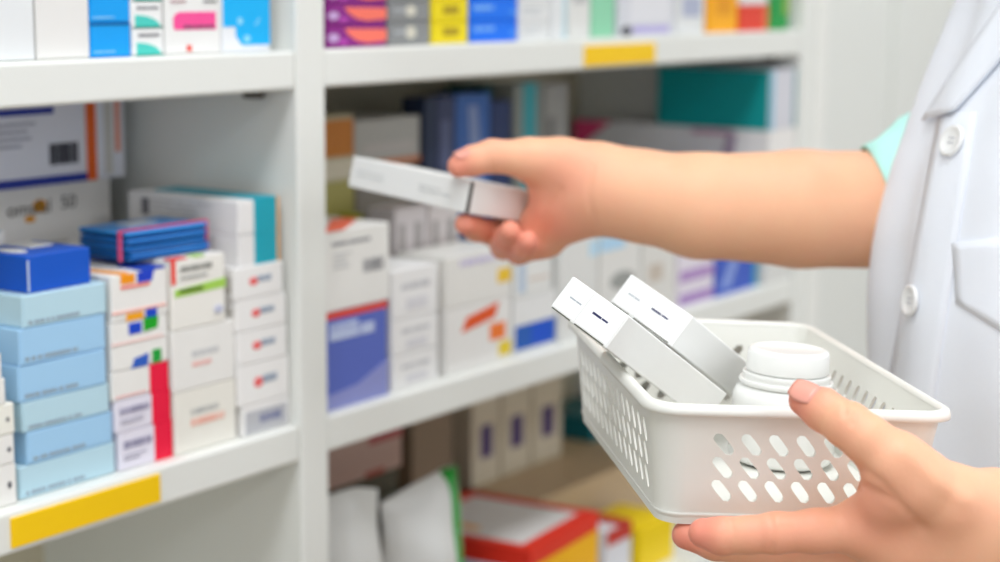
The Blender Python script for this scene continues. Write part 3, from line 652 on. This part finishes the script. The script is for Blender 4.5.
obj('basket_base', L0+L1, [tuple(range(n0))[::-1], tuple(range(n0, 2*n0))]+[(k, (k+1) % n0, n0+(k+1) % n0, n0+k) for k in range(n0)], M_PL, bk)

# tilted cartons in the basket
def ortho_carton(label, corner, ax, ay, az, w, l, t, group=None, extra=None, col='F2F2EF'):
    # corner: origin; ax along w, ay along l, az along t
    m = Matrix(((ax[0], ay[0], az[0], corner[0]), (ax[1], ay[1], az[1], corner[1]), (ax[2], ay[2], az[2], corner[2]), (0, 0, 0, 1)))
    o = thing('medicine_carton', label, 'box', mtx=m, group=group)
    bm = bevbox(0, w, 0, l, 0, t, .0006)
    frombm('carton_body', bm, paper(col), o)
    return o
def camdir(x, y, z): v = _A*x+_B*y+_F*z; return v/np.linalg.norm(v)
def tilted(label, px, py, d, alpha, e, w, l, t, split):
    e = np.array(e)/np.linalg.norm(e); ca, sa = math.cos(alpha), math.sin(alpha)
    aw = camdir(e[0]*ca, e[1]*ca, -sa); al = camdir(e[0]*sa, e[1]*sa, ca)
    at = np.cross(aw, al)                                  # thickness direction
    if at@_B > 0: at = -at
    k = np.array(P(px, py, d))                             # upper left corner of the end face
    o = ortho_carton(label, k, aw, al, at, w, l, t, 'cartons tilted in the basket')
    F = ((0, 0, 0), (w, 0, 0), (0, 0, t), (0, -1, 0))       # the end face
    decal('end_flap', o, F, [R(.012, .03, split-.006, .93)], 'F6F6F4', .0003); decal('end_flap', o, F, [R(split+.002, .03, .985, .93)], 'F6F6F4', .0003)
    decal('flap_gap', o, F, [R(.03, .955, split-.06, .985), R(split+.02, .955, .95, .985)], '4A4A40', .0002)
    decal('lettering', o, F, [R(split*.38, .46, split*.62, .50), R(split*.64, .46, split*.86, .50)], 'A9AEB6'); decal('lettering', o, F, [R(split+.14, .43, split+.29, .49), R(split+.30, .43, split+.40, .48)], '34345E')
    return o
tilted('white carton with blue dash of print resting on the basket rim', 573, 276, .981, math.radians(44), (.80, -.60), .0495, .112, .0213, .42)
tilted('white carton with blue dash of print leaning between its twin and the jar', 631, 274, 1.06, math.radians(44), (.80, -.60), .0565, .118, .0212, .37)

# jar
jt = P(789, 348, 1.03)
MJ = MB.copy(); MJ.translation = Vector((0, 0, 0))
jl = MB.inverted() @ jt
jb = MB @ Vector((jl.x, jl.y, .0048)); jh = jl.z-.0048
MJ.translation = jb
jar = thing('medicine_jar', 'white plastic pill jar with a wide screw cap in the basket', 'jar', mtx=MJ)
M_JAR = mat('white_jar_plastic', 'F0F0EC', .3, .45, .008, 10)
zc = jh-.0125
lathe('jar_body', [(.024, 0), (.0285, .002), (.0305, .005), (.0305, zc-.019), (.0300, zc-.0150), (.0285, zc-.0118), (.0265, zc-.0100), (.0250, zc-.0092), (.0250, zc-.004), (.0225, zc-.003), (.0225, zc)], M_JAR, jar, 56)
lathe('neck_ring', [(.0225, zc-.0088), (.0268, zc-.0084), (.0274, zc-.0070), (.0268, zc-.0058), (.0225, zc-.0055)], M_JAR, jar, 56)
lathe('neck_ring', [(.0225, zc-.0046), (.0252, zc-.0042), (.0256, zc-.0030), (.0252, zc-.0018), (.0225, zc-.0015)], M_JAR, jar, 56)
lathe('screw_cap', [(.0225, zc-.001), (.0238, zc-.0005), (.0240, zc+.001), (.0238, zc+.003), (.0235, zc+.0098), (.0228, zc+.0117), (.0214, zc+.0124), (.019, zc+.0125), (.0185, zc+.0123)], M_JAR, jar, 56)

# ------------------------------------------------------------------ carton in the reaching hand
c0 = np.array(P(471, 181, 1.240)); c1_ = np.array(P(353, 156, 1.325)); c2_ = np.array(P(532, 191, 1.285))
e1 = c1_-c0; L1_ = np.linalg.norm(e1); e1 /= L1_
e2 = c2_-c0; e2 -= e1*(e1@e2); W1_ = np.linalg.norm(c2_-c0); e2 /= np.linalg.norm(e2); e3 = np.cross(e1, e2)
if e3[2] > 0: e3 = -e3
hb = thing('medicine_carton', 'white carton held in the reaching hand', 'box', mtx=Matrix(((e1[0], e2[0], e3[0], c0[0]), (e1[1], e2[1], e3[1], c0[1]), (e1[2], e2[2], e3[2], c0[2]), (0, 0, 0, 1))))
TB = .0228
frombm('carton_body', bevbox(0, L1_, 0, W1_, 0, TB, .0008), paper('EFEEEA'), hb)
Fe = ((0, 0, 0), (0, W1_, 0), (0, 0, TB), (-1, 0, 0)); Fl = ((L1_, 0, 0), (-L1_, 0, 0), (0, 0, TB), (0, -1, 0))
decal('flap_gap', hb, Fe, [R(.0, .02, .055, .99)], '55524E', .0003); decal('end_flap', hb, Fe, [R(.06, .02, .98, .97)], 'EDECE8', .0006)
decal('lettering', hb, Fl, LINES(.60, .35, .86, .62, 2, 4, .5), 'D4D4D2')
decal('lettering', hb, Fl, LINES(.06, .3, .3, .6, 2, 6, .5), 'DCDCDA')

# ------------------------------------------------------------------ person
person = thing('person', 'person in white lab coat over mint shirt, reaching to the shelf and holding the basket', 'person', (0, 0, 0))
# reaching arm and hand
palmR = [[K(935, 210, 1.275, .042), K(900, 210, 1.272, .0422), K(800, 209, 1.265, .0412), K(700, 206, 1.262, .0368), K(640, 196, 1.264, .0322), K(600, 190, 1.266, .0288)],
         [K(604, 189, 1.266, .0280), K(576, 190, 1.270, .0262), K(563, 206, 1.278, .0215)],
         [K(596, 196, 1.27, .022), K(569, 213, 1.274, .0180), K(546, 230, 1.284, .0150)],
         [K(592, 170, 1.262, .0165), K(560, 162, 1.256, .0155), K(532, 160, 1.254, .0138)],
         [K(566, 180, 1.278, .017), K(548, 180, 1.322, .013)],
         [K(560, 168, 1.262, .0145), K(549, 182, 1.268, .0120), K(556, 205, 1.270, .0140)],
         [K(540, 232, 1.285, .015), K(528, 226, 1.308, .0125)]]
fingR = [[K(545, 162, 1.256, .0145), K(528, 159, 1.254, .0138), K(492, 156, 1.246, .0113), K(472, 161, 1.242, .0102), K(459, 166, 1.240, .0082)],
         [K(536, 228, 1.312, .0125), K(497, 234, 1.300, .0098), K(476, 229, 1.275, .0086), K(465, 224, 1.256, .0074)],
         [K(542, 236, 1.297, .0125), K(504, 246, 1.287, .0096), K(506, 239, 1.262, .0086), K(510, 231, 1.246, .0074)],
         [K(546, 240, 1.287, .012), K(519, 251, 1.276, .0094), K(524, 246, 1.256, .0085), K(528, 241, 1.246, .0074)],
         [K(556, 232, 1.296, .0110), K(540, 242, 1.298, .0085), K(533, 243, 1.286, .0078), K(532, 242, 1.276, .007)]]
blR = [(q[-1][0], .016, .75) for q in fingR]+[(fingR[0][2][0], .014, .35), (CC(545, 215, 1.26), .035, .45), (CC(505, 238, 1.26), .03, .7), (CC(560, 185, 1.24), .03, .3)]
# holding arm and hand
palmL = [[K(1420, 500, .985, .041), K(1250, 520, .94, .039), K(1130, 530, .905, .033), K(1050, 530, .89, .0285), K(1000, 530, .884, .0265)],
         [K(1005, 530, .886, .0262), K(955, 541, .889, .027), K(915, 545, .893, .024)],
         [K(985, 512, .872, .019), K(950, 502, .866, .0180), K(915, 482, .860, .0150), K(896, 464, .858, .0138)],
         [K(905, 482, .862, .0135), K(886, 500, .868, .0128), K(874, 522, .880, .0130)],
         [K(960, 540, .884, .025), K(900, 540, .884, .0175), K(872, 528, .884, .0130)],
         [K(960, 560, .91, .024), K(905, 566, .915, .0175), K(880, 560, .925, .0125)]]
fingL = [[K(915, 482, .860, .0145), K(895, 463, .857, .0138), K(868, 440, .859, .0116), K(848, 425, .864, .0110), K(824, 410, .874, .0102), K(805, 400, .880, .0082)],
         [K(885, 528, .883, .0140), K(862, 528, .882, .0128), K(815, 531, .881, .0106), K(775, 533, .882, .0099), K(748, 535, .884, .0089), K(722, 536, .886, .0090), K(703, 533, .889, .0074)],
         [K(890, 551, .905, .0130), K(868, 552, .905, .0125), K(770, 551, .911, .0096), K(715, 543, .917, .0084), K(686, 535, .921, .0074)],
         [K(890, 562, .918, .0125), K(875, 560, .922, .0118), K(785, 549, .934, .0090), K(735, 538, .940, .0080), K(705, 530, .945, .0070)],
         [K(895, 566, .928, .0115), K(885, 560, .936, .0105), K(815, 543, .952, .0080), K(775, 531, .958, .0072), K(748, 524, .962, .0064)]]
blL = [(q[-1][0], .017, .8) for q in fingL]+[(CC(845, 425, .86), .012, .3), (CC(760, 530, .87), .02, .35), (CC(870, 520, .86), .03, .35), (CC(800, 530, .87), .03, .3), (CC(900, 545, .86), .03, .2)]
HR = hand_mesh(palmR, fingR, .0018, .014, .007, blR, [([(592, 165), (588, 195), (594, 225)], -.0007, 3), ([(560, 190), (548, 215), (540, 240)], -.0010, 4), ([(494, 148), (490, 160), (492, 170)], -.0006, 2.5)])
HL = hand_mesh(palmL, fingL, .0014, .014, .007, blL, [([(838, 392), (846, 402), (845, 415)], -.0009, 2.6), ([(850, 397), (856, 409), (852, 424)], -.0007, 2.6), ([(845, 486), (868, 488), (893, 500)], -.0012, 5), ([(862, 470), (880, 482), (900, 505), (925, 530)], -.0010, 5), ([(770, 515), (774, 532), (771, 549)], -.0008, 3), ([(730, 520), (733, 535), (730, 550)], -.0007, 3), ([(905, 452), (935, 480), (965, 500)], .0012, 9)])

# body frame: torso axis, facing, her right
_fh = np.array([math.cos(YAW), math.sin(YAW), 0]); _rh = _R0
tc0 = np.array(P(1112, 330, 1.17)); tc0[2] = 0
g = -.80*_rh-.60*_fh; g /= np.linalg.norm(g); sdir = np.array([g[1], -g[0], 0]) # her right
if sdir@_fh < 0: sdir = -sdir
def B2W(v): return tc0+np.outer(v[:, 0], g)+np.outer(v[:, 1], sdir)+np.outer(v[:, 2], [0, 0, 1])
def toB(p): q = np.array(p)-tc0; return np.array([q@g, q@sdir, q[2]])
def prof(z, tab): return np.interp(z, [t[0] for t in tab], [t[1] for t in tab])
shR = toB(P(1172, -88, 1.30)); elR = toB(P(932, 208, 1.275)); elL = toB(P(1420, 500, .985)); shL = np.array([shR[0]*.3, -.165, shR[2]-.01])
print('shoulder R', shR, 'elbow R', elR, 'sh L', shL, 'elbow L', elL)
# torso, neck and head of the body (mostly under the coat)
def ellip(G, c, r): q = (G-np.array(c))/np.array(r); k = np.sqrt((q*q).sum(-1)); return (k-1)*min(r)
hz = shR[2]+.24; hx = .02
F = Field((-.16, -.22, .86), (.19, .27, hz+.15), .006)
G = np.stack(np.meshgrid(*F.ax, indexing='ij'), -1)
D = ellip(G, (0, 0, 1.12), (.095, .14, .30))
D = smin(D, F.chain([(np.array([0, 0, shR[2]-.02]), .055), (np.array([0, 0, shR[2]+.04]), .05), (np.array([hx, 0, hz-.06]), .05)]), .03)
D = smin(D, ellip(G, (hx, 0, hz), (.095, .075, .115)), .02)
D = smin(D, ellip(G, (hx+.045, 0, hz-.06), (.045, .05, .05)), .03)
D = smin(D, F.chain([(np.array([hx+.09, 0, hz+.005]), .009), (np.array([hx+.108, 0, hz-.028]), .013)]), .012)
D = smin(D, ellip(G, (hx+.088, 0, hz-.06), (.012, .024, .009)), .008)
for s in (-1, 1): D = smin(D, ellip(G, (hx-.005, s*.078, hz-.005), (.018, .008, .03)), .006)
V3, F3 = surfnet(D, F.lo, .006); V3 = B2W(V3)
off1 = len(HR[0]); off2 = off1+len(HL[0])
# upper arms under the sleeves
lo = np.minimum(np.minimum(shR, elR), np.minimum(shL, elL))-.07; hi = np.maximum(np.maximum(shR, elR), np.maximum(shL, elL))+.07
F4 = Field(lo, hi, .008)
D4 = np.minimum(F4.chain([(shR, .045), (elR, .040)], .01), F4.chain([(shL, .045), (elL, .039)], .01))
V4, Q4 = surfnet(D4, F4.lo, .008); V4 = B2W(V4); off3 = off2+len(V3)
Vb = np.concatenate([HR[0], HL[0], V3, V4]); Fb = np.concatenate([HR[1], HL[1]+off1, F3+off2, Q4+off3])
blv = np.concatenate([HR[2], HL[2], np.zeros(len(V3)), np.zeros(len(V4))])
body = obj('body', Vb.tolist(), Fb.tolist(), M_SKIN, person, True)
at = body.data.attributes.new('blush', 'FLOAT', 'POINT'); at.data.foreach_set('value', blv.astype(np.float32))

# nails
M_NAIL = mat('fingernail', 'EDA492', .25, .5, .02, 60)
def nail(p_base, p_tip, out, r, ln, wd):
    p0 = np.array(p_base); d = np.array(p_tip)-p0; d /= np.linalg.norm(d); o = np.array(out, float); o -= d*(o@d); o /= np.linalg.norm(o); s = np.cross(d, o)
    vs = []; fs = []; n, m = 8, 6
    for j in range(m+1):
        v = j/m; wj = wd*(1-.35*max(0, (v-.6)/.4)**2)*(1-.2*max(0, (.25-v)/.25))
        for i in range(n+1):
            a = (-1+2*i/n)*wj/r
            vs.append(p0+d*ln*v+s*r*math.sin(a)+o*(r*math.cos(a)+.0004-.0010*v*v))
    for j in range(m):
        for i in range(n): fs.append((j*(n+1)+i, j*(n+1)+i+1, (j+1)*(n+1)+i+1, (j+1)*(n+1)+i))
    ob = obj('fingernail', c2w(np.array(vs)).tolist(), fs, M_NAIL, person, True)
    sm = ob.modifiers.new('s', 'SOLIDIFY'); sm.thickness = .0006
nail(CC(818, 406, .876), CC(803, 399, .881), (-.15, .55, -.8), .0094, .0135, .0068)
nail(CC(474, 160, 1.242), CC(459, 166, 1.240), (.1, .9, -.45), .0098, .0125, .0066)

# lab coat: torso, right sleeve and left sleeve as one cloth surface
zs = shR[2]
ctab_a = [(.50, .165), (.75, .150), (.90, .138), (1.0, .129), (1.08, .128), (1.13, .125), (1.18, .118), (1.22, .110), (1.26, .098), (1.32, .075), (zs, .058), (zs+.07, .05)]
ctab_b = [(.50, .225), (.75, .205), (.90, .19), (1.0, .175), (1.1, .172), (1.18, .168), (1.22, .160), (1.27, .145), (1.32, .125), (zs, .095), (zs+.04, .070), (zs+.07, .062)]
lo = np.minimum(np.array([-.2, -.27, .50]), np.minimum(elL, elR)-.08); hi = np.maximum(np.array([.2, .27, zs+.055]), np.maximum(elL, elR)+.08)
FC = Field(lo, hi, .0065); G = np.stack(np.meshgrid(*FC.ax, indexing='ij'), -1)
a_ = prof(G[..., 2], ctab_a); b_ = prof(G[..., 2], ctab_b)
ang_ = np.arctan2(G[..., 1]/b_, G[..., 0]/a_)
DT = (np.sqrt((G[..., 0]/a_)**2+(G[..., 1]/b_)**2)-1)*a_*.95
fold = .0040*np.sin(7*ang_+5*G[..., 2]+.6)*np.sin(6*G[..., 2]+1.3)+.0022*np.sin(13*ang_-9*G[..., 2])+.0015*np.sin(31*G[..., 2]+4*ang_)
DT = DT-fold; DT = np.maximum(DT, .505-G[..., 2])
cuffR = toB(P(1001, 160, 1.285))
SR = FC.chain([(shR, .064), (cuffR, .0625)], .01)
SR = np.maximum(SR, (G-cuffR)@((cuffR-shR)/np.linalg.norm(cuffR-shR))-.004)
SR = SR-.0025*np.sin(70*(G@((elR-shR)/np.linalg.norm(elR-shR)))+8*G[..., 0])
cuffL = shL+(elL-shL)*.9
SL = FC.chain([(shL, .066), (shL+(elL-shL)*.5, .062), (cuffL, .060)], .01)
D = smin(smin(DT, SR, .035), SL, .035)
V, Fc = surfnet(D, FC.lo, FC.h); VC = B2W(V)
M_COAT = mat('white_coat_cloth', 'F3F7FF', .75, .15, .015, 60, .15, bscale=900)
coat = obj('lab_coat', VC.tolist(), Fc.tolist(), M_COAT, person, True)
bvh = BVHTree.FromPolygons([tuple(v) for v in VC], [tuple(f) for f in Fc.tolist()])
def hit(px, py):
    d = P(px, py, 1)-Vector(CAM); d.normalize()
    h_ = bvh.ray_cast(Vector(CAM), d)
    return h_[0], h_[1]
def cloth_patch(name, poly_rows, th, lift, m, parent):   # rows of pixel points laid on the coat surface
    vs = []; ok = True
    for row in poly_rows:
        for px, py in row:
            p, nrm = hit(px, py)
            if p is None: print('miss', name, px, py); return None
            if nrm.dot(Vector(CAM)-p) < 0: nrm = -nrm
            vs.append(p+nrm*lift)
    n = len(poly_rows[0]); fs = [(j*n+i, j*n+i+1, (j+1)*n+i+1, (j+1)*n+i) for j in range(len(poly_rows)-1) for i in range(n-1)]
    o = obj(name, vs, fs, m, parent, True)
    s = o.modifiers.new('s', 'SOLIDIFY'); s.thickness = th; s.offset = 0
    return o
def grid(c00, c10, c11, c01, n, m, bow=0):               # bilinear rows between 4 pixel corners
    rows = []
    for j in range(m+1):
        v = j/m; rows.append([tuple((1-v)*((1-i/n)*np.array(c00)+i/n*np.array(c10))+v*((1-i/n)*np.array(c01)+i/n*np.array(c11))) for i in range(n+1)])
    return rows
M_BTN = mat('white_button', 'F4F4F2', .22, .5, .005, 20)
def button(px, py):
    p, nrm = hit(px, py)
    if p is None: print('button miss'); return
    if nrm.dot(Vector(CAM)-p) < 0: nrm = -nrm
    nrm = nrm.normalized(); q = nrm.to_track_quat('Z', 'Y').to_matrix().to_4x4(); q.translation = p+nrm*.0016
    r = .0104
    o = lathe('button', [(.002, 0), (r*.9, 0), (r, .0008), (r, .0022), (r*.93, .0030), (r*.80, .0030), (r*.70, .0021), (r*.3, .0018), (r*.02, .0018)], M_BTN, coat, 36)
    o.matrix_local = q
    for k in range(4):
        a = math.pi/4+k*math.pi/2
        hcyl = lathe('button_hole', [(.0006, .0018), (.0009, .00185), (.0009, .0020), (.0002, .0020)], mat('thread_shadow', 'A8A8AE', .6), coat, 8)
        hcyl.matrix_local = q @ Matrix.Translation((.0022*math.cos(a), .0022*math.sin(a), 0))
M_COAT2 = M_COAT
cloth_patch('placket', grid((940, 112), (977, 112), (925, 470), (872, 470), 5, 24), .0010, .0006, M_COAT, coat)
cloth_patch('pocket', grid((953, 243), (1012, 236), (1012, 338), (957, 303), 6, 8), .0010, .0008, M_COAT, coat)
cloth_patch('lapel', grid((1012, -8), (1012, 52), (958, 112), (926, 122), 5, 12), .0020, .0032, M_COAT, coat)
button(955, 142); button(914, 301)
# mint shirt sleeve around the elbow, under the coat sleeve
def tube(name, path, m, parent, n=36):
    vs = []; fs = []
    for i, (c, r, tv) in enumerate(path):
        tv = tv/np.linalg.norm(tv); s1_ = np.cross(tv, _B); s1_ /= np.linalg.norm(s1_); s2_ = np.cross(s1_, tv)
        for k in range(n):
            a = 2*math.pi*k/n; w_ = 1+.015*math.sin(5*a+i)
            vs.append(c+(s1_*math.cos(a)+s2_*math.sin(a))*r*w_)
    for i in range(len(path)-1):
        for k in range(n): fs.append((i*n+k, i*n+(k+1) % n, (i+1)*n+(k+1) % n, (i+1)*n+k))
    o = obj(name, vs, fs, m, parent, True); q = o.modifiers.new('s', 'SOLIDIFY'); q.thickness = .0016; q.offset = 1
    return o
M_MINT = mat('mint_cotton', 'C6FCF2', .75, .15, .02, 60, .1, bscale=700)
def tp(px, py, d, r, dx, dy): return (np.array(P(px, py, d)), r, _A*dx-_B*dy)
tube('shirt_sleeve', [tp(879, 207, 1.272, .0434, 1, -.28), tp(881, 206, 1.272, .0452, 1, -.30), tp(900, 199, 1.273, .0462, 1, -.40), tp(925, 184, 1.275, .0485, 1, -.6), tp(955, 160, 1.279, .0500, .8, -1), tp(1012, 125, 1.284, .0495, .6, -1), tp(1090, 25, 1.29, .0495, .6, -1)], M_MINT, person)
# trousers and shoes (below the coat, outside the photograph)
FT = Field((-.14, -.2, .06), (.16, .2, .9), .01)
D = np.minimum(FT.chain([(np.array([0, .09, .85]), .09), (np.array([.01, .09, .45]), .062), (np.array([0, .09, .10]), .05)], .01), FT.chain([(np.array([0, -.09, .85]), .09), (np.array([.01, -.09, .45]), .062), (np.array([0, -.09, .10]), .05)], .01))
V, Fc = surfnet(D, FT.lo, .01)
obj('trousers', B2W(V).tolist(), Fc.tolist(), mat('grey_trousers', '5A5E66', .8, .1), person, True)
for s in (-1, 1):
    FS = Field((-.1, -.06, -.01), (.2, .06, .12), .006); G = np.stack(np.meshgrid(*FS.ax, indexing='ij'), -1)
    D = smin(ellip(G, (.06, 0, .03), (.12, .045, .04)), ellip(G, (-.01, 0, .06), (.055, .042, .05)), .02); D = np.maximum(D, .001-G[..., 2])
    V, Fc = surfnet(D, FS.lo, .006); V = V+np.array([0, s*.09, 0])
    obj('shoe', B2W(V).tolist(), Fc.tolist(), mat('white_shoe', 'E0E0DE', .5), person, True)
# hair and eyes
FH = Field((-.16, -.13, hz-.2), (.16, .13, hz+.16), .006); G = np.stack(np.meshgrid(*FH.ax, indexing='ij'), -1)
D = smin(ellip(G, (hx-.012, 0, hz+.012), (.104, .088, .122)), ellip(G, (hx-.07, 0, hz-.09), (.045, .06, .09)), .03)
D = np.maximum(D, -ellip(G, (hx+.075, 0, hz-.03), (.07, .066, .10)))
V, Fc = surfnet(D, FH.lo, .006)
obj('hair', B2W(V).tolist(), Fc.tolist(), mat('dark_hair', '2A2019', .45, .4, .2, 80), person, True)
for s in (-1, 1):
    e = lathe('eye', [(.001, -.0085), (.005, -.0068), (.0075, -.004), (.0085, 0), (.0075, .004), (.005, .0068), (.001, .0085)], mat('brown_eye', '3A2A20', .2), person, 16)
    e.location = Vector(B2W(np.array([[hx+.076, s*.030, hz+.012]]))[0])
